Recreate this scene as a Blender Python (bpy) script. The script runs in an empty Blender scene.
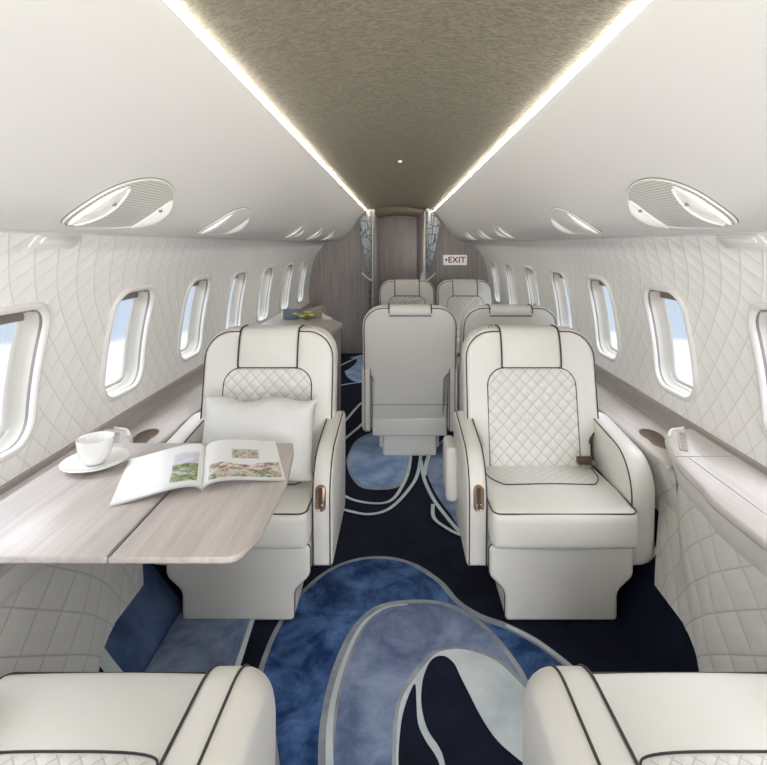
import bpy, bmesh, math, random
from mathutils import Vector, noise
random.seed(7)
SC = bpy.context.scene
COL = SC.collection
F = 505.0; EYE = 1.33; PX, PY = 399.0, 245.0
pi = math.pi

# ------------------------------------------------------------------ camera
cam = bpy.data.cameras.new('camera'); co = bpy.data.objects.new('camera', cam); COL.objects.link(co)
co.location = (0, 0, EYE); co.rotation_euler = (pi/2, 0, 0)
cam.sensor_width = 36; cam.lens = F/767*36
cam.shift_x = -(PX-383.5)/767; cam.shift_y = -(382.5-PY)/767
cam.clip_start = 0.02
SC.camera = co
SC.view_settings.view_transform = 'Standard'
SC.view_settings.look = 'None'
SC.view_settings.exposure = 0.55

# ------------------------------------------------------------------ materials
def newmat(name):
    m = bpy.data.materials.new(name); m.use_nodes = True
    nt = m.node_tree; b = nt.nodes['Principled BSDF']
    return m, nt, b
def N(nt, t, **kw):
    n = nt.nodes.new(t)
    for k, v in kw.items(): setattr(n, k, v)
    return n
def math_(nt, op, a, b=None, c=None):
    n = N(nt, 'ShaderNodeMath', operation=op)
    for i, v in enumerate((a, b, c)):
        if v is None: continue
        if isinstance(v, (int, float)): n.inputs[i].default_value = v
        else: nt.links.new(v, n.inputs[i])
    return n.outputs[0]
def plain(name, col, rough=.5, metal=0, spec=.5, coat=0, bump=None, var=0.0, em=None):
    m, nt, b = newmat(name)
    b.inputs['Base Color'].default_value = (*col, 1); b.inputs['Roughness'].default_value = rough
    b.inputs['Metallic'].default_value = metal; b.inputs['Specular IOR Level'].default_value = spec
    b.inputs['Coat Weight'].default_value = coat
    tc = N(nt, 'ShaderNodeTexCoord')
    if bump:
        n = N(nt, 'ShaderNodeTexNoise'); n.inputs['Scale'].default_value = bump[0]; n.inputs['Detail'].default_value = 4
        nt.links.new(tc.outputs['Object'], n.inputs['Vector'])
        bp = N(nt, 'ShaderNodeBump'); bp.inputs['Strength'].default_value = bump[1]; bp.inputs['Distance'].default_value = bump[2]
        nt.links.new(n.outputs['Fac'], bp.inputs['Height']); nt.links.new(bp.outputs['Normal'], b.inputs['Normal'])
    n2 = N(nt, 'ShaderNodeTexNoise'); n2.inputs['Scale'].default_value = 3.5; n2.inputs['Detail'].default_value = 3
    nt.links.new(tc.outputs['Object'], n2.inputs['Vector'])
    mx = N(nt, 'ShaderNodeMix', data_type='RGBA')
    mx.inputs['A'].default_value = (*[c*(1-var) for c in col], 1); mx.inputs['B'].default_value = (*[min(1, c*(1+var)) for c in col], 1)
    nt.links.new(n2.outputs['Fac'], mx.inputs['Factor']); nt.links.new(mx.outputs['Result'], b.inputs['Base Color'])
    if em:
        b.inputs['Emission Color'].default_value = (*em[0], 1); b.inputs['Emission Strength'].default_value = em[1]
    return m
def quilt(name, col, cu, cv, rough=.55, bump=.6, dist=.006, seam=.75, width=.07, square=False):
    """UV is in metres; stitched diamonds cu wide and cv high."""
    m, nt, b = newmat(name)
    uv = N(nt, 'ShaderNodeUVMap'); sp = N(nt, 'ShaderNodeSeparateXYZ'); nt.links.new(uv.outputs['UV'], sp.inputs[0])
    u = math_(nt, 'DIVIDE', sp.outputs[0], cu); v = math_(nt, 'DIVIDE', sp.outputs[1], cv)
    if square: A, B = u, v
    else: A, B = math_(nt, 'ADD', u, v), math_(nt, 'SUBTRACT', u, v)
    def tri(s):
        f = math_(nt, 'FRACT', s); f = math_(nt, 'SUBTRACT', f, .5); f = math_(nt, 'ABSOLUTE', f)
        return math_(nt, 'SUBTRACT', .5, f)          # 0 on the seam, .5 mid-cell
    ta, tb = tri(A), tri(B)
    mn = math_(nt, 'MINIMUM', ta, tb)
    puff = math_(nt, 'POWER', math_(nt, 'MULTIPLY', math_(nt, 'MULTIPLY', ta, tb), 4.0), .4)
    bp = N(nt, 'ShaderNodeBump'); bp.inputs['Strength'].default_value = bump; bp.inputs['Distance'].default_value = dist
    nt.links.new(puff, bp.inputs['Height']); nt.links.new(bp.outputs['Normal'], b.inputs['Normal'])
    mr = N(nt, 'ShaderNodeMapRange', interpolation_type='SMOOTHSTEP'); mr.inputs['From Max'].default_value = width
    nt.links.new(mn, mr.inputs['Value'])
    mx = N(nt, 'ShaderNodeMix', data_type='RGBA')
    mx.inputs['A'].default_value = (*[c*seam for c in col], 1); mx.inputs['B'].default_value = (*col, 1)
    nt.links.new(mr.outputs['Result'], mx.inputs['Factor']); nt.links.new(mx.outputs['Result'], b.inputs['Base Color'])
    b.inputs['Roughness'].default_value = rough
    return m
def wood(name, c1, c2, scale, rough=.35, coat=.3, dark=None):
    m, nt, b = newmat(name)
    tc = N(nt, 'ShaderNodeTexCoord'); mp = N(nt, 'ShaderNodeMapping'); mp.inputs['Scale'].default_value = scale
    nt.links.new(tc.outputs['Object'], mp.inputs['Vector'])
    n = N(nt, 'ShaderNodeTexNoise'); n.inputs['Scale'].default_value = 1; n.inputs['Detail'].default_value = 6; n.inputs['Roughness'].default_value = .65
    n.inputs['Distortion'].default_value = .3
    nt.links.new(mp.outputs[0], n.inputs['Vector'])
    cr = N(nt, 'ShaderNodeValToRGB'); cr.color_ramp.elements[0].position = .32; cr.color_ramp.elements[1].position = .68
    cr.color_ramp.elements[0].color = (*c1, 1); cr.color_ramp.elements[1].color = (*c2, 1)
    nt.links.new(n.outputs['Fac'], cr.inputs[0]); nt.links.new(cr.outputs[0], b.inputs['Base Color'])
    b.inputs['Roughness'].default_value = rough; b.inputs['Coat Weight'].default_value = coat; b.inputs['Coat Roughness'].default_value = .3
    return m
def carpet(name, c1, c2, scale=7, c3=None):
    m, nt, b = newmat(name)
    tc = N(nt, 'ShaderNodeTexCoord')
    n = N(nt, 'ShaderNodeTexNoise'); n.inputs['Scale'].default_value = scale; n.inputs['Detail'].default_value = 7; n.inputs['Roughness'].default_value = .6
    n.inputs['Distortion'].default_value = .35
    nt.links.new(tc.outputs['Object'], n.inputs['Vector'])
    cr = N(nt, 'ShaderNodeValToRGB'); cr.color_ramp.elements[0].position = .38; cr.color_ramp.elements[1].position = .64
    cr.color_ramp.elements[0].color = (*c1, 1); cr.color_ramp.elements[1].color = (*c2, 1)
    nt.links.new(n.outputs['Fac'], cr.inputs[0]); nt.links.new(cr.outputs[0], b.inputs['Base Color'])
    f = N(nt, 'ShaderNodeTexNoise'); f.inputs['Scale'].default_value = 420; f.inputs['Detail'].default_value = 2
    nt.links.new(tc.outputs['Object'], f.inputs['Vector'])
    bp = N(nt, 'ShaderNodeBump'); bp.inputs['Strength'].default_value = .5; bp.inputs['Distance'].default_value = .003
    nt.links.new(f.outputs['Fac'], bp.inputs['Height']); nt.links.new(bp.outputs['Normal'], b.inputs['Normal'])
    b.inputs['Roughness'].default_value = .95; b.inputs['Specular IOR Level'].default_value = .15
    b.inputs['Sheen Weight'].default_value = .03
    return m

LEA = (.73, .715, .675)
leather = plain('cream_leather', LEA, .42, spec=.4, bump=(140, .12, .001), var=.02)
quilt_leather = plain('quilted_cream_leather', (.74, .725, .69), .45, spec=.4, bump=(140, .1, .001), var=.02)
piping = plain('charcoal_piping', (.035, .035, .038), .5)
wallmat = quilt('quilted_wall', (.92, .915, .90), .096, .118, rough=.6, bump=.5, dist=.006, seam=.78, width=.04)
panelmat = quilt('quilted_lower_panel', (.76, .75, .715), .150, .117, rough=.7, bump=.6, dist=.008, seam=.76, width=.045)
headmat = plain('satin_headliner', (.70, .69, .675), .5, spec=.3, var=.0)
rimmat = plain('white_window_rim', (.76, .75, .735), .5)
creammat = plain('window_liner', (.56, .54, .50), .5)
gasket = plain('grey_gasket', (.22, .21, .20), .6)
shademat = plain('brown_shade', (.25, .215, .185), .6)
woodl = wood('pale_ash_veneer', (.56, .51, .49), (.68, .635, .615), (38, 2.2, 38), rough=.45, coat=.12)
woodt = wood('table_veneer', (.43, .385, .365), (.585, .54, .52), (30, 1.8, 30), rough=.45, coat=.12)
woodb = wood('bulkhead_veneer', (.28, .248, .236), (.41, .365, .35), (30, 30, 1.5), rough=.45, coat=.1)
woodd = wood('door_veneer', (.16, .137, .132), (.215, .185, .178), (34, 34, 1.6), rough=.45, coat=.1)
bandm = wood('band_veneer', (.30, .265, .25), (.42, .38, .365), (40, 2.5, 40), rough=.4)
navy = carpet('navy_carpet', (.003, .004, .013), (.006, .010, .028))
blue = carpet('blue_carpet', (.010, .035, .115), (.095, .19, .42), 8)
slate = carpet('slate_blue_carpet', (.095, .13, .24), (.25, .31, .44), 7)
pale = carpet('pale_carpet', (.44, .50, .53), (.60, .65, .67), 5)
greyc = carpet('grey_border_carpet', (.22, .24, .27), (.34, .37, .40), 9)
sky_c = carpet('light_blue_carpet', (.17, .26, .46), (.36, .48, .66), 6)
bronze = plain('brushed_bronze', (.42, .29, .20), .3, metal=.9)
darkbr = plain('dark_bronze', (.10, .065, .045), .35, metal=.3)
chrome = plain('satin_chrome', (.6, .6, .6), .25, metal=1)
porc = plain('white_porcelain', (.88, .88, .87), .12, coat=.5)
paper = plain('magazine_paper', (.86, .87, .88), .35)
pillowm = plain('satin_pillow_cloth', (.70, .70, .69), .38, bump=(8, .5, .03), var=.02)
whitep = plain('white_plastic', (.80, .79, .76), .35)
black = plain('black_slot', (.02, .02, .02), .6)
redink = plain('red_ink', (.35, .02, .02), .5)
signm = plain('sign_white', (.80, .79, .78), .4, em=((1, .98, .95), .15))

def ledmat():
    m, nt, b = newmat('led_cove'); b.inputs['Emission Color'].default_value = (1, .95, .85, 1); b.inputs['Emission Strength'].default_value = 50
    return m
led = ledmat()
def lensmat():
    return plain('lens', (.82, .81, .78), .15, coat=.6, em=((1, .98, .93), .14))
lens = lensmat()
def glassmat():
    m, nt, b = newmat('window_glass')
    nt.nodes.remove(b); out = nt.nodes['Material Output']
    t = N(nt, 'ShaderNodeBsdfTransparent'); t.inputs[0].default_value = (.95, .97, 1, 1)
    g = N(nt, 'ShaderNodeBsdfGlossy'); g.inputs['Roughness'].default_value = .05
    mx = N(nt, 'ShaderNodeMixShader'); mx.inputs[0].default_value = .05
    nt.links.new(t.outputs[0], mx.inputs[1]); nt.links.new(g.outputs[0], mx.inputs[2]); nt.links.new(mx.outputs[0], out.inputs[0])
    return m
glass = glassmat()
def ceilmat():
    m, nt, b = newmat('taupe_ceiling_covering')
    tc = N(nt, 'ShaderNodeTexCoord'); mp = N(nt, 'ShaderNodeMapping'); mp.inputs['Scale'].default_value = (1.0, 2.3, 1.0)
    nt.links.new(tc.outputs['Object'], mp.inputs['Vector'])
    v = N(nt, 'ShaderNodeTexNoise'); v.inputs['Scale'].default_value = 45; v.inputs['Detail'].default_value = 3; v.inputs['Distortion'].default_value = 1.5
    nt.links.new(mp.outputs[0], v.inputs['Vector'])
    cr = N(nt, 'ShaderNodeValToRGB'); cr.color_ramp.elements[0].position = .4; cr.color_ramp.elements[1].position = .62
    cr.color_ramp.elements[0].color = (.165, .145, .105, 1); cr.color_ramp.elements[1].color = (.25, .225, .17, 1)
    nt.links.new(v.outputs['Fac'], cr.inputs[0]); nt.links.new(cr.outputs[0], b.inputs['Base Color'])
    bp = N(nt, 'ShaderNodeBump'); bp.inputs['Strength'].default_value = .5; bp.inputs['Distance'].default_value = .004
    nt.links.new(v.outputs['Fac'], bp.inputs['Height']); nt.links.new(bp.outputs['Normal'], b.inputs['Normal'])
    b.inputs['Roughness'].default_value = .6; b.inputs['Specular IOR Level'].default_value = .25; b.inputs['Sheen Weight'].default_value = .0
    return m
ceilm = ceilmat()
def curtainmat():
    m, nt, b = newmat('crackle_curtain')
    tc = N(nt, 'ShaderNodeTexCoord')
    v = N(nt, 'ShaderNodeTexVoronoi', feature='DISTANCE_TO_EDGE'); v.inputs['Scale'].default_value = 9
    nt.links.new(tc.outputs['Object'], v.inputs['Vector'])
    mr = N(nt, 'ShaderNodeMapRange'); mr.inputs['From Max'].default_value = .07; nt.links.new(v.outputs['Distance'], mr.inputs['Value'])
    mx = N(nt, 'ShaderNodeMix', data_type='RGBA'); mx.inputs['A'].default_value = (.10, .12, .14, 1); mx.inputs['B'].default_value = (.66, .71, .74, 1)
    nt.links.new(mr.outputs['Result'], mx.inputs['Factor']); nt.links.new(mx.outputs['Result'], b.inputs['Base Color'])
    b.inputs['Roughness'].default_value = .8
    return m
curt = curtainmat()
def grillemat():
    m, nt, b = newmat('perforated_grille')
    uv = N(nt, 'ShaderNodeUVMap'); sp = N(nt, 'ShaderNodeSeparateXYZ'); nt.links.new(uv.outputs['UV'], sp.inputs[0])
    def tri(s):
        f = math_(nt, 'FRACT', math_(nt, 'DIVIDE', s, .008)); return math_(nt, 'ABSOLUTE', math_(nt, 'SUBTRACT', f, .5))
    d = math_(nt, 'ADD', math_(nt, 'POWER', tri(sp.outputs[0]), 2.0), math_(nt, 'POWER', tri(sp.outputs[1]), 2.0))
    mr = N(nt, 'ShaderNodeMapRange'); mr.inputs['From Min'].default_value = .06; mr.inputs['From Max'].default_value = .12; nt.links.new(d, mr.inputs['Value'])
    mx = N(nt, 'ShaderNodeMix', data_type='RGBA'); mx.inputs['A'].default_value = (.30, .29, .27, 1); mx.inputs['B'].default_value = (.66, .65, .62, 1)
    nt.links.new(mr.outputs['Result'], mx.inputs['Factor']); nt.links.new(mx.outputs['Result'], b.inputs['Base Color'])
    b.inputs['Roughness'].default_value = .4
    return m
grille = grillemat()
def photomat(name, cols, scale):
    m, nt, b = newmat(name)
    tc = N(nt, 'ShaderNodeTexCoord'); n = N(nt, 'ShaderNodeTexNoise'); n.inputs['Scale'].default_value = scale; n.inputs['Detail'].default_value = 5
    nt.links.new(tc.outputs['Object'], n.inputs['Vector'])
    cr = N(nt, 'ShaderNodeValToRGB'); e = cr.color_ramp.elements
    e[0].position = .3; e[0].color = (*cols[0], 1); e[1].position = .7; e[1].color = (*cols[-1], 1)
    for i, c in enumerate(cols[1:-1]):
        x = e.new(.3+.4*(i+1)/(len(cols)-1)); x.color = (*c, 1)
    cr.color_ramp.interpolation = 'CONSTANT' if len(cols) > 3 else 'LINEAR'
    nt.links.new(n.outputs['Fac'], cr.inputs[0]); nt.links.new(cr.outputs[0], b.inputs['Base Color'])
    b.inputs['Roughness'].default_value = .3
    return m
ph_green = photomat('garden_photo', [(.10, .14, .07), (.28, .36, .16), (.62, .62, .72), (.25, .28, .16)], 60)
ph_house = photomat('house_photo', [(.22, .15, .11), (.62, .52, .44), (.80, .75, .70), (.35, .38, .30)], 55)
ph_sky = photomat('pale_photo', [(.55, .55, .68), (.80, .80, .86)], 30)
ph_small = photomat('small_photo', [(.35, .27, .20), (.62, .56, .46), (.20, .18, .14), (.5, .5, .42)], 70)

qmat1 = quilt('quilted_leather_back', (.74, .725, .69), .052, .054, rough=.45, bump=.25, dist=.002, seam=.62, width=.07)
qmat2 = quilt('quilted_leather_seat', (.74, .725, .69), .040, .040, rough=.45, bump=.25, dist=.002, seam=.68, width=.08)
# ------------------------------------------------------------------ mesh helpers
class MB:
    def __init__(s): s.v = []; s.f = []; s.mi = []; s.uv = {}
    def vert(s, p): s.v.append(tuple(p)); return len(s.v)-1
    def face(s, idx, mi=0): s.f.append(tuple(idx)); s.mi.append(mi)
    def ring(s, pts): return [s.vert(p) for p in pts]
    def bridge(s, a, b, closed=True, mi=0):
        n = len(a)
        for i in range(n if closed else n-1):
            j = (i+1) % n; s.face((a[i], a[j], b[j], b[i]), mi)
    def grid(s, rows, mi=0, uvs=None):
        R = [s.ring(r) for r in rows]
        for i in range(len(R)-1): s.bridge(R[i], R[i+1], False, mi)
        if uvs:
            for ri, ru in zip(R, uvs):
                for a, b in zip(ri, ru): s.uv[a] = b
        return R
    def box(s, x0, x1, y0, y1, z0, z1, mi=0):
        p = [s.vert(q) for q in ((x0,y0,z0),(x1,y0,z0),(x1,y1,z0),(x0,y1,z0),(x0,y0,z1),(x1,y0,z1),(x1,y1,z1),(x0,y1,z1))]
        for f in ((0,3,2,1),(4,5,6,7),(0,1,5,4),(1,2,6,5),(2,3,7,6),(3,0,4,7)): s.face([p[i] for i in f], mi)
    def sbox(s, x0, x1, y0, y1, z0, z1, r, n=6, mi=0, fn=None):
        lo, hi = (x0, y0, z0), (x1, y1, z1)
        r = min(r, min(h-l for l, h in zip(lo, hi))*.499)
        def ax(k):
            l, h = lo[k], hi[k]; q = [0, .29, .62, 1]
            a = [l+r*t for t in q]; b = [h-r*t for t in reversed(q)]
            return a+[l+r+(h-l-2*r)*i/n for i in range(1, n)]+b
        A = [ax(0), ax(1), ax(2)]; L = [len(a) for a in A]; cache = {}
        def V(i, j, k):
            if (i, j, k) in cache: return cache[(i, j, k)]
            p = (A[0][i], A[1][j], A[2][k]); q = [min(max(p[c], lo[c]+r), hi[c]-r) for c in range(3)]
            d = Vector(p)-Vector(q)
            w = Vector(q)+d.normalized()*r if d.length > 1e-9 else Vector(p)
            if fn: w = Vector(fn(w))
            cache[(i, j, k)] = s.vert(w); return cache[(i, j, k)]
        for fixed in range(3):
            o = [c for c in range(3) if c != fixed]
            for end in (0, L[fixed]-1):
                for i in range(L[o[0]]-1):
                    for j in range(L[o[1]]-1):
                        q = []
                        for (a, b) in ((i, j), (i+1, j), (i+1, j+1), (i, j+1)):
                            t = [0, 0, 0]; t[fixed] = end; t[o[0]] = a; t[o[1]] = b; q.append(V(*t))
                        s.face(q, mi)
    def tube(s, pts, r, closed=False, n=6, mi=0, taper=None):
        pts = [Vector(p) for p in pts]
        P = [pts[0]]
        for p in pts[1:]:
            if (p-P[-1]).length > 1e-5: P.append(p)
        pts = P; m = len(pts); rings = []; up = None
        for i in range(m):
            a = pts[(i-1) % m] if closed or i > 0 else pts[i]; b = pts[(i+1) % m] if closed or i < m-1 else pts[i]
            t = (b-a).normalized()
            if up is None:
                up = Vector((0, 0, 1)) if abs(t.z) < .9 else Vector((1, 0, 0))
            sd = t.cross(up)
            if sd.length < 1e-4: sd = t.orthogonal()
            sd.normalize(); up = sd.cross(t).normalized()
            rr = r if taper is None else r*taper(i/(m-1))
            rings.append(s.ring([pts[i]+(sd*math.cos(2*pi*k/n)+up*math.sin(2*pi*k/n))*rr for k in range(n)]))
        for i in range(m-1): s.bridge(rings[i], rings[i+1], True, mi)
        if closed: s.bridge(rings[-1], rings[0], True, mi)
        else: s.face(rings[0][::-1], mi); s.face(rings[-1], mi)
    def lathe(s, prof, c, n=40, mi=0):
        R = [s.ring([(c[0]+r*math.cos(2*pi*k/n), c[1]+r*math.sin(2*pi*k/n), c[2]+z) for k in range(n)]) for r, z in prof]
        for i in range(len(R)-1): s.bridge(R[i], R[i+1], True, mi)
        s.face(R[0][::-1], mi); s.face(R[-1], mi)
    def pad(s, outline, mp, levels, mi=0, caps=(True, True)):
        """outline ccw in (a,b); levels = [(inset, depth)]; mp(a,b,depth) -> xyz"""
        R = [s.ring([mp(a, b, d) for a, b in offset(outline, -i)]) for i, d in levels]
        for i in range(len(R)-1): s.bridge(R[i], R[i+1], True, mi)
        if caps[0]: s.face(R[0][::-1], mi)
        if caps[1]: s.face(R[-1], mi)
    def build(s, name, mats, parent=None, sharp=40, label=None):
        root = parent
        while root is not None and root.parent is not None: root = root.parent
        if not isinstance(mats, (list, tuple)): mats = [mats]
        if root is not None: off = Vector(root.location)
        else:
            xs = [v[0] for v in s.v]; ys = [v[1] for v in s.v]; zs = [v[2] for v in s.v]
            off = Vector(((min(xs)+max(xs))/2, (min(ys)+max(ys))/2, min(zs)))
        me = bpy.data.meshes.new(name)
        me.from_pydata([tuple(Vector(v)-off) for v in s.v], [], s.f)
        for m in mats: me.materials.append(m)
        me.polygons.foreach_set('material_index', s.mi)
        if s.uv:
            L = me.uv_layers.new(name='UVMap')
            for lp in me.loops: L.data[lp.index].uv = s.uv.get(lp.vertex_index, (0, 0))
        bm = bmesh.new(); bm.from_mesh(me)
        if not s.uv: bmesh.ops.remove_doubles(bm, verts=bm.verts, dist=1e-6)
        bmesh.ops.recalc_face_normals(bm, faces=bm.faces); bm.to_mesh(me); bm.free()
        me.shade_smooth(); me.set_sharp_from_angle(angle=math.radians(sharp))
        o = bpy.data.objects.new(name, me); COL.objects.link(o)
        if parent is not None: o.parent = parent
        else: o.location = off
        if label: o['label'] = label
        return o

def offset(P, d):
    n = len(P); out = []
    if d == 0: return P
    for i in range(n):
        a, b, c = P[i-1], P[i], P[(i+1) % n]
        e1 = Vector((b[0]-a[0], b[1]-a[1])); e2 = Vector((c[0]-b[0], c[1]-b[1]))
        if e1.length < 1e-9 or e2.length < 1e-9: out.append(b); continue
        n1 = Vector((e1.y, -e1.x)).normalized(); n2 = Vector((e2.y, -e2.x)).normalized()
        m = n1+n2
        if m.length < 1e-6: m = n1
        m.normalize(); k = d/max(.5, m.dot(n1))
        out.append((b[0]+m.x*k, b[1]+m.y*k))
    return out
def rounded(pts, rads, seg=7):
    """polygon with rounded corners (quadratic-ish arcs)"""
    n = len(pts); out = []
    for i in range(n):
        a, b, c = Vector(pts[i-1]), Vector(pts[i]), Vector(pts[(i+1) % n])
        r = rads[i] if isinstance(rads, (list, tuple)) else rads
        if r <= 0: out.append(tuple(b)); continue
        u = (a-b); w = (c-b); lu, lw = u.length, w.length; u.normalize(); w.normalize()
        ang = u.angle(w); t = min(r/math.tan(ang/2), lu*.5, lw*.5); r2 = t*math.tan(ang/2)
        ctr = b+(u+w).normalized()*(r2/math.sin(ang/2))
        s0 = b+u*t-ctr; s1 = b+w*t-ctr; a0 = math.atan2(s0.y, s0.x); a1 = math.atan2(s1.y, s1.x)
        da = (a1-a0+pi) % (2*pi)-pi
        for k in range(seg+1):
            q = a0+da*k/seg; out.append((ctr.x+r2*math.cos(q), ctr.y+r2*math.sin(q)))
    return out
def rl(depth, r, seg=4, d0=0.0, back=True):
    L = [(r*(1-math.sin(t*pi/2/seg)), d0+r*(1-math.cos(t*pi/2/seg))) for t in range(seg+1)]
    if back: L += [(r*(1-math.cos(t*pi/2/seg)), d0+depth-r+r*math.sin(t*pi/2/seg)) for t in range(seg+1)]
    else: L += [(0, d0+depth)]
    return L
def smooth(pts, k=8, closed=False):
    """catmull-rom through points"""
    n = len(pts); out = []
    P = [Vector(p) for p in pts]
    for i in range(n if closed else n-1):
        if closed: a, b, c, d = P[i-1], P[i], P[(i+1) % n], P[(i+2) % n]
        else: a, b, c, d = P[max(i-1, 0)], P[i], P[i+1], P[min(i+2, n-1)]
        for j in range(k):
            t = j/k
            out.append(tuple(.5*((2*b)+(c-a)*t+(2*a-5*b+4*c-d)*t*t+(3*b-a-3*c+d)*t**3)))
    if not closed: out.append(tuple(P[-1]))
    return out
def sweep(pts, r, k=6): return smooth(pts, k)

def tag(o, label=None, cat=None, group=None, kind=None):
    if label: o['label'] = label
    if cat: o['category'] = cat
    if group: o['group'] = group
    if kind: o['kind'] = kind
    return o
def empty(name, loc, label=None, cat=None, group=None, kind=None, rz=0):
    o = bpy.data.objects.new(name, None); COL.objects.link(o); o.location = loc; o.rotation_euler = (0, 0, rz)
    o.empty_display_size = .05
    return tag(o, label, cat, group, kind)
def copy_tree(o, parent=None):
    c = o.copy(); COL.objects.link(c); c.parent = parent
    for ch in [x for x in o.children]: copy_tree(ch, c)
    return c
def struct(o, label=None):
    o['kind'] = 'structure'
    if label: o['label'] = label
    return o

# ------------------------------------------------------------------ cabin profile
def T(d):
    t = min(max((d-3.0)/3.0, 0), 1); t = t*t*(3-2*t); return 1-.065*t
WP = smooth([(.965, .033), (1.02, -.035), (1.075, -.11), (1.12, -.20), (1.147, -.30), (1.169, -.42), (1.182, -.54), (1.183, -.63), (1.170, -.715)], 8)
WL = [0.0]
for a, b in zip(WP, WP[1:]): WL.append(WL[-1]+math.hypot(b[0]-a[0], b[1]-a[1]))
VMAX = WL[-1]
def wall_pt(u, v, sgn, dep=0.0):
    v = min(max(v, 0), VMAX); i = 0
    while i < len(WL)-2 and WL[i+1] < v: i += 1
    t = (v-WL[i])/(WL[i+1]-WL[i]); a, b = WP[i], WP[i+1]
    x = a[0]+(b[0]-a[0])*t; h = a[1]+(b[1]-a[1])*t
    def tan(j):
        j0, j1 = max(j-2, 0), min(j+2, len(WP)-1)
        return Vector((WP[j1][0]-WP[j0][0], WP[j1][1]-WP[j0][1])).normalized()
    tg = tan(i).lerp(tan(i+1), t).normalized()
    nx, nz = -tg.y, tg.x           # outward
    return (sgn*(x+nx*dep)*T(u), u, EYE+h+nz*dep)
def v_of_h(h):
    for i in range(len(WP)-1):
        if WP[i+1][1] <= h: 
            t = (h-WP[i][1])/(WP[i+1][1]-WP[i][1]); return WL[i]+(WL[i+1]-WL[i])*t
VC = (v_of_h(-.195)+v_of_h(-.625))/2
HU, HV = .148, (v_of_h(-.625)-v_of_h(-.195))/2
WIN = [1.47+.695*k for k in range(-2, 7)]
ENDY = 6.2

def rrect(hu, hv, r, n=72):
    """rounded rect sampled by angle"""
    out = []
    for k in range(n):
        a = 2*pi*k/n; c, s = math.cos(a), math.sin(a)
        lo, hi = 0, 2
        for _ in range(40):
            m = (lo+hi)/2; x, y = abs(c*m), abs(s*m)
            qx, qy = max(x-(hu-r), 0), max(y-(hv-r), 0)
            inside = (x <= hu and y <= hv and (qx*qx+qy*qy <= r*r))
            if inside: lo = m
            else: hi = m
        out.append((c*lo, s*lo))
    return out
def rect_ring(u0, u1, v0, v1, n=72):
    out = []
    ang = [2*pi*k/n for k in range(n)]
    for a in ang:
        c, s = math.cos(a), math.sin(a)
        t = min((u1/c if c > 1e-9 else 9e9), (u0/c if c < -1e-9 else 9e9), (v1/s if s > 1e-9 else 9e9), (v0/s if s < -1e-9 else 9e9))
        out.append((c*t, s*t))
    # snap the nearest samples to corners
    for (cu, cv) in ((u1, v1), (u0, v1), (u0, v0), (u1, v0)):
        k = min(range(n), key=lambda i: (out[i][0]-cu)**2+(out[i][1]-cv)**2); out[k] = (cu, cv)
    return out
def build_wall(sgn, name):
    mb = MB(); P = .3475
    for w in WIN:
        inner = rrect(HU+.02, HV+.02, .095); outer = rect_ring(-P, P, -VC, VMAX-VC)
        prev = None; K = 14
        for k in range(K+1):
            t = k/K
            ring = []
            for (a, b), (c, d) in zip(inner, outer):
                u, v = w+a+(c-a)*t, VC+b+(d-b)*t
                i = mb.vert(wall_pt(u, v, sgn)); mb.uv[i] = (u, v); ring.append(i)
            if prev: mb.bridge(prev, ring, True)
            prev = ring
    u0 = WIN[-1]+P
    us = [u0+(ENDY+.02-u0)*i/4 for i in range(5)]; vs = [VMAX*i/30 for i in range(31)]
    mb.grid([[wall_pt(u, v, sgn) for u in us] for v in vs], 0, [[(u, v) for u in us] for v in vs])
    # dark wood band under the quilted wall and the shelf ledge behind it
    return struct(mb.build(name, wallmat, sharp=60), 'quilted off-white cabin side wall with rounded windows')
build_wall(-1, 'wall_left'); build_wall(1, 'wall_right')

# windows
def make_window(w, sgn, idx, ref=None):
    base = wall_pt(w, VC+HV, sgn, .0)
    root = empty('window_%d' % idx, base, kind='structure')
    def loft(name, levels, mat, sel=None, r=.078, parent=root):
        mb = MB(); prev = None
        for ins, dep in levels:
            pts = rrect(HU-ins, HV-ins, max(.03, r-ins))
            if sel: pts = [pts[i] for i in sel]
            ring = mb.ring([wall_pt(w+a, VC+b, sgn, dep) for a, b in pts])
            if prev: mb.bridge(prev, ring, sel is None)
            prev = ring
        return mb.build(name, mat, parent, sharp=50)
    # soft roll around the opening
    loft('rim', [(-.034, .014), (-.025, .002), (-.0215, -.006), (-.016, -.012), (-.010, -.0135), (-.004, -.011), (.001, -.004), (.003, .004)], rimmat)
    loft('gasket', [(.003, .003), (.0035, .013)], gasket)
    loft('liner', [(.0035, .013), (.009, .036), (.015, .040), (.018, .052), (.026, .056), (.030, .068)], creammat)
    n = 72; sel = [i for i in range(n) if math.radians(236) < 2*pi*i/n < math.radians(304)]
    loft('window_shade', [(.007, .012), (.011, .036), (.017, .040), (.020, .054), (.050, .058)], shademat, sel=sel)
    mb = MB(); mb.grid([[wall_pt(w+a*(HU-q), VC-HV+c, sgn, .050) for a in (-1, -.5, 0, .5, 1)] for q, c in ((.06, .022), (.030, .030), (.024, .058))])
    mb.grid([[wall_pt(w+a*(HU-.024), VC-HV+.058, sgn, e) for a in (-1, 0, 1)] for e in (.050, .062)]); mb.build('shade_hem', shademat, root)
    mb = MB(); ring = mb.ring([wall_pt(w+a, VC+b, sgn, .066) for a, b in rrect(HU-.026, HV-.026, .055)]); mb.face(ring)
    mb.build('pane', glass, root)
    return root
idx = 1
for sgn in (-1, 1):
    for k, w in enumerate(WIN):
        if w < 1.0: continue
        o = make_window(w, sgn, idx); idx += 1
        o['label'] = 'rounded cabin window, %s from the camera on the %s wall' % (('first', 'second', 'third', 'fourth', 'fifth', 'sixth', 'seventh')[k-2], 'left' if sgn < 0 else 'right')

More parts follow.
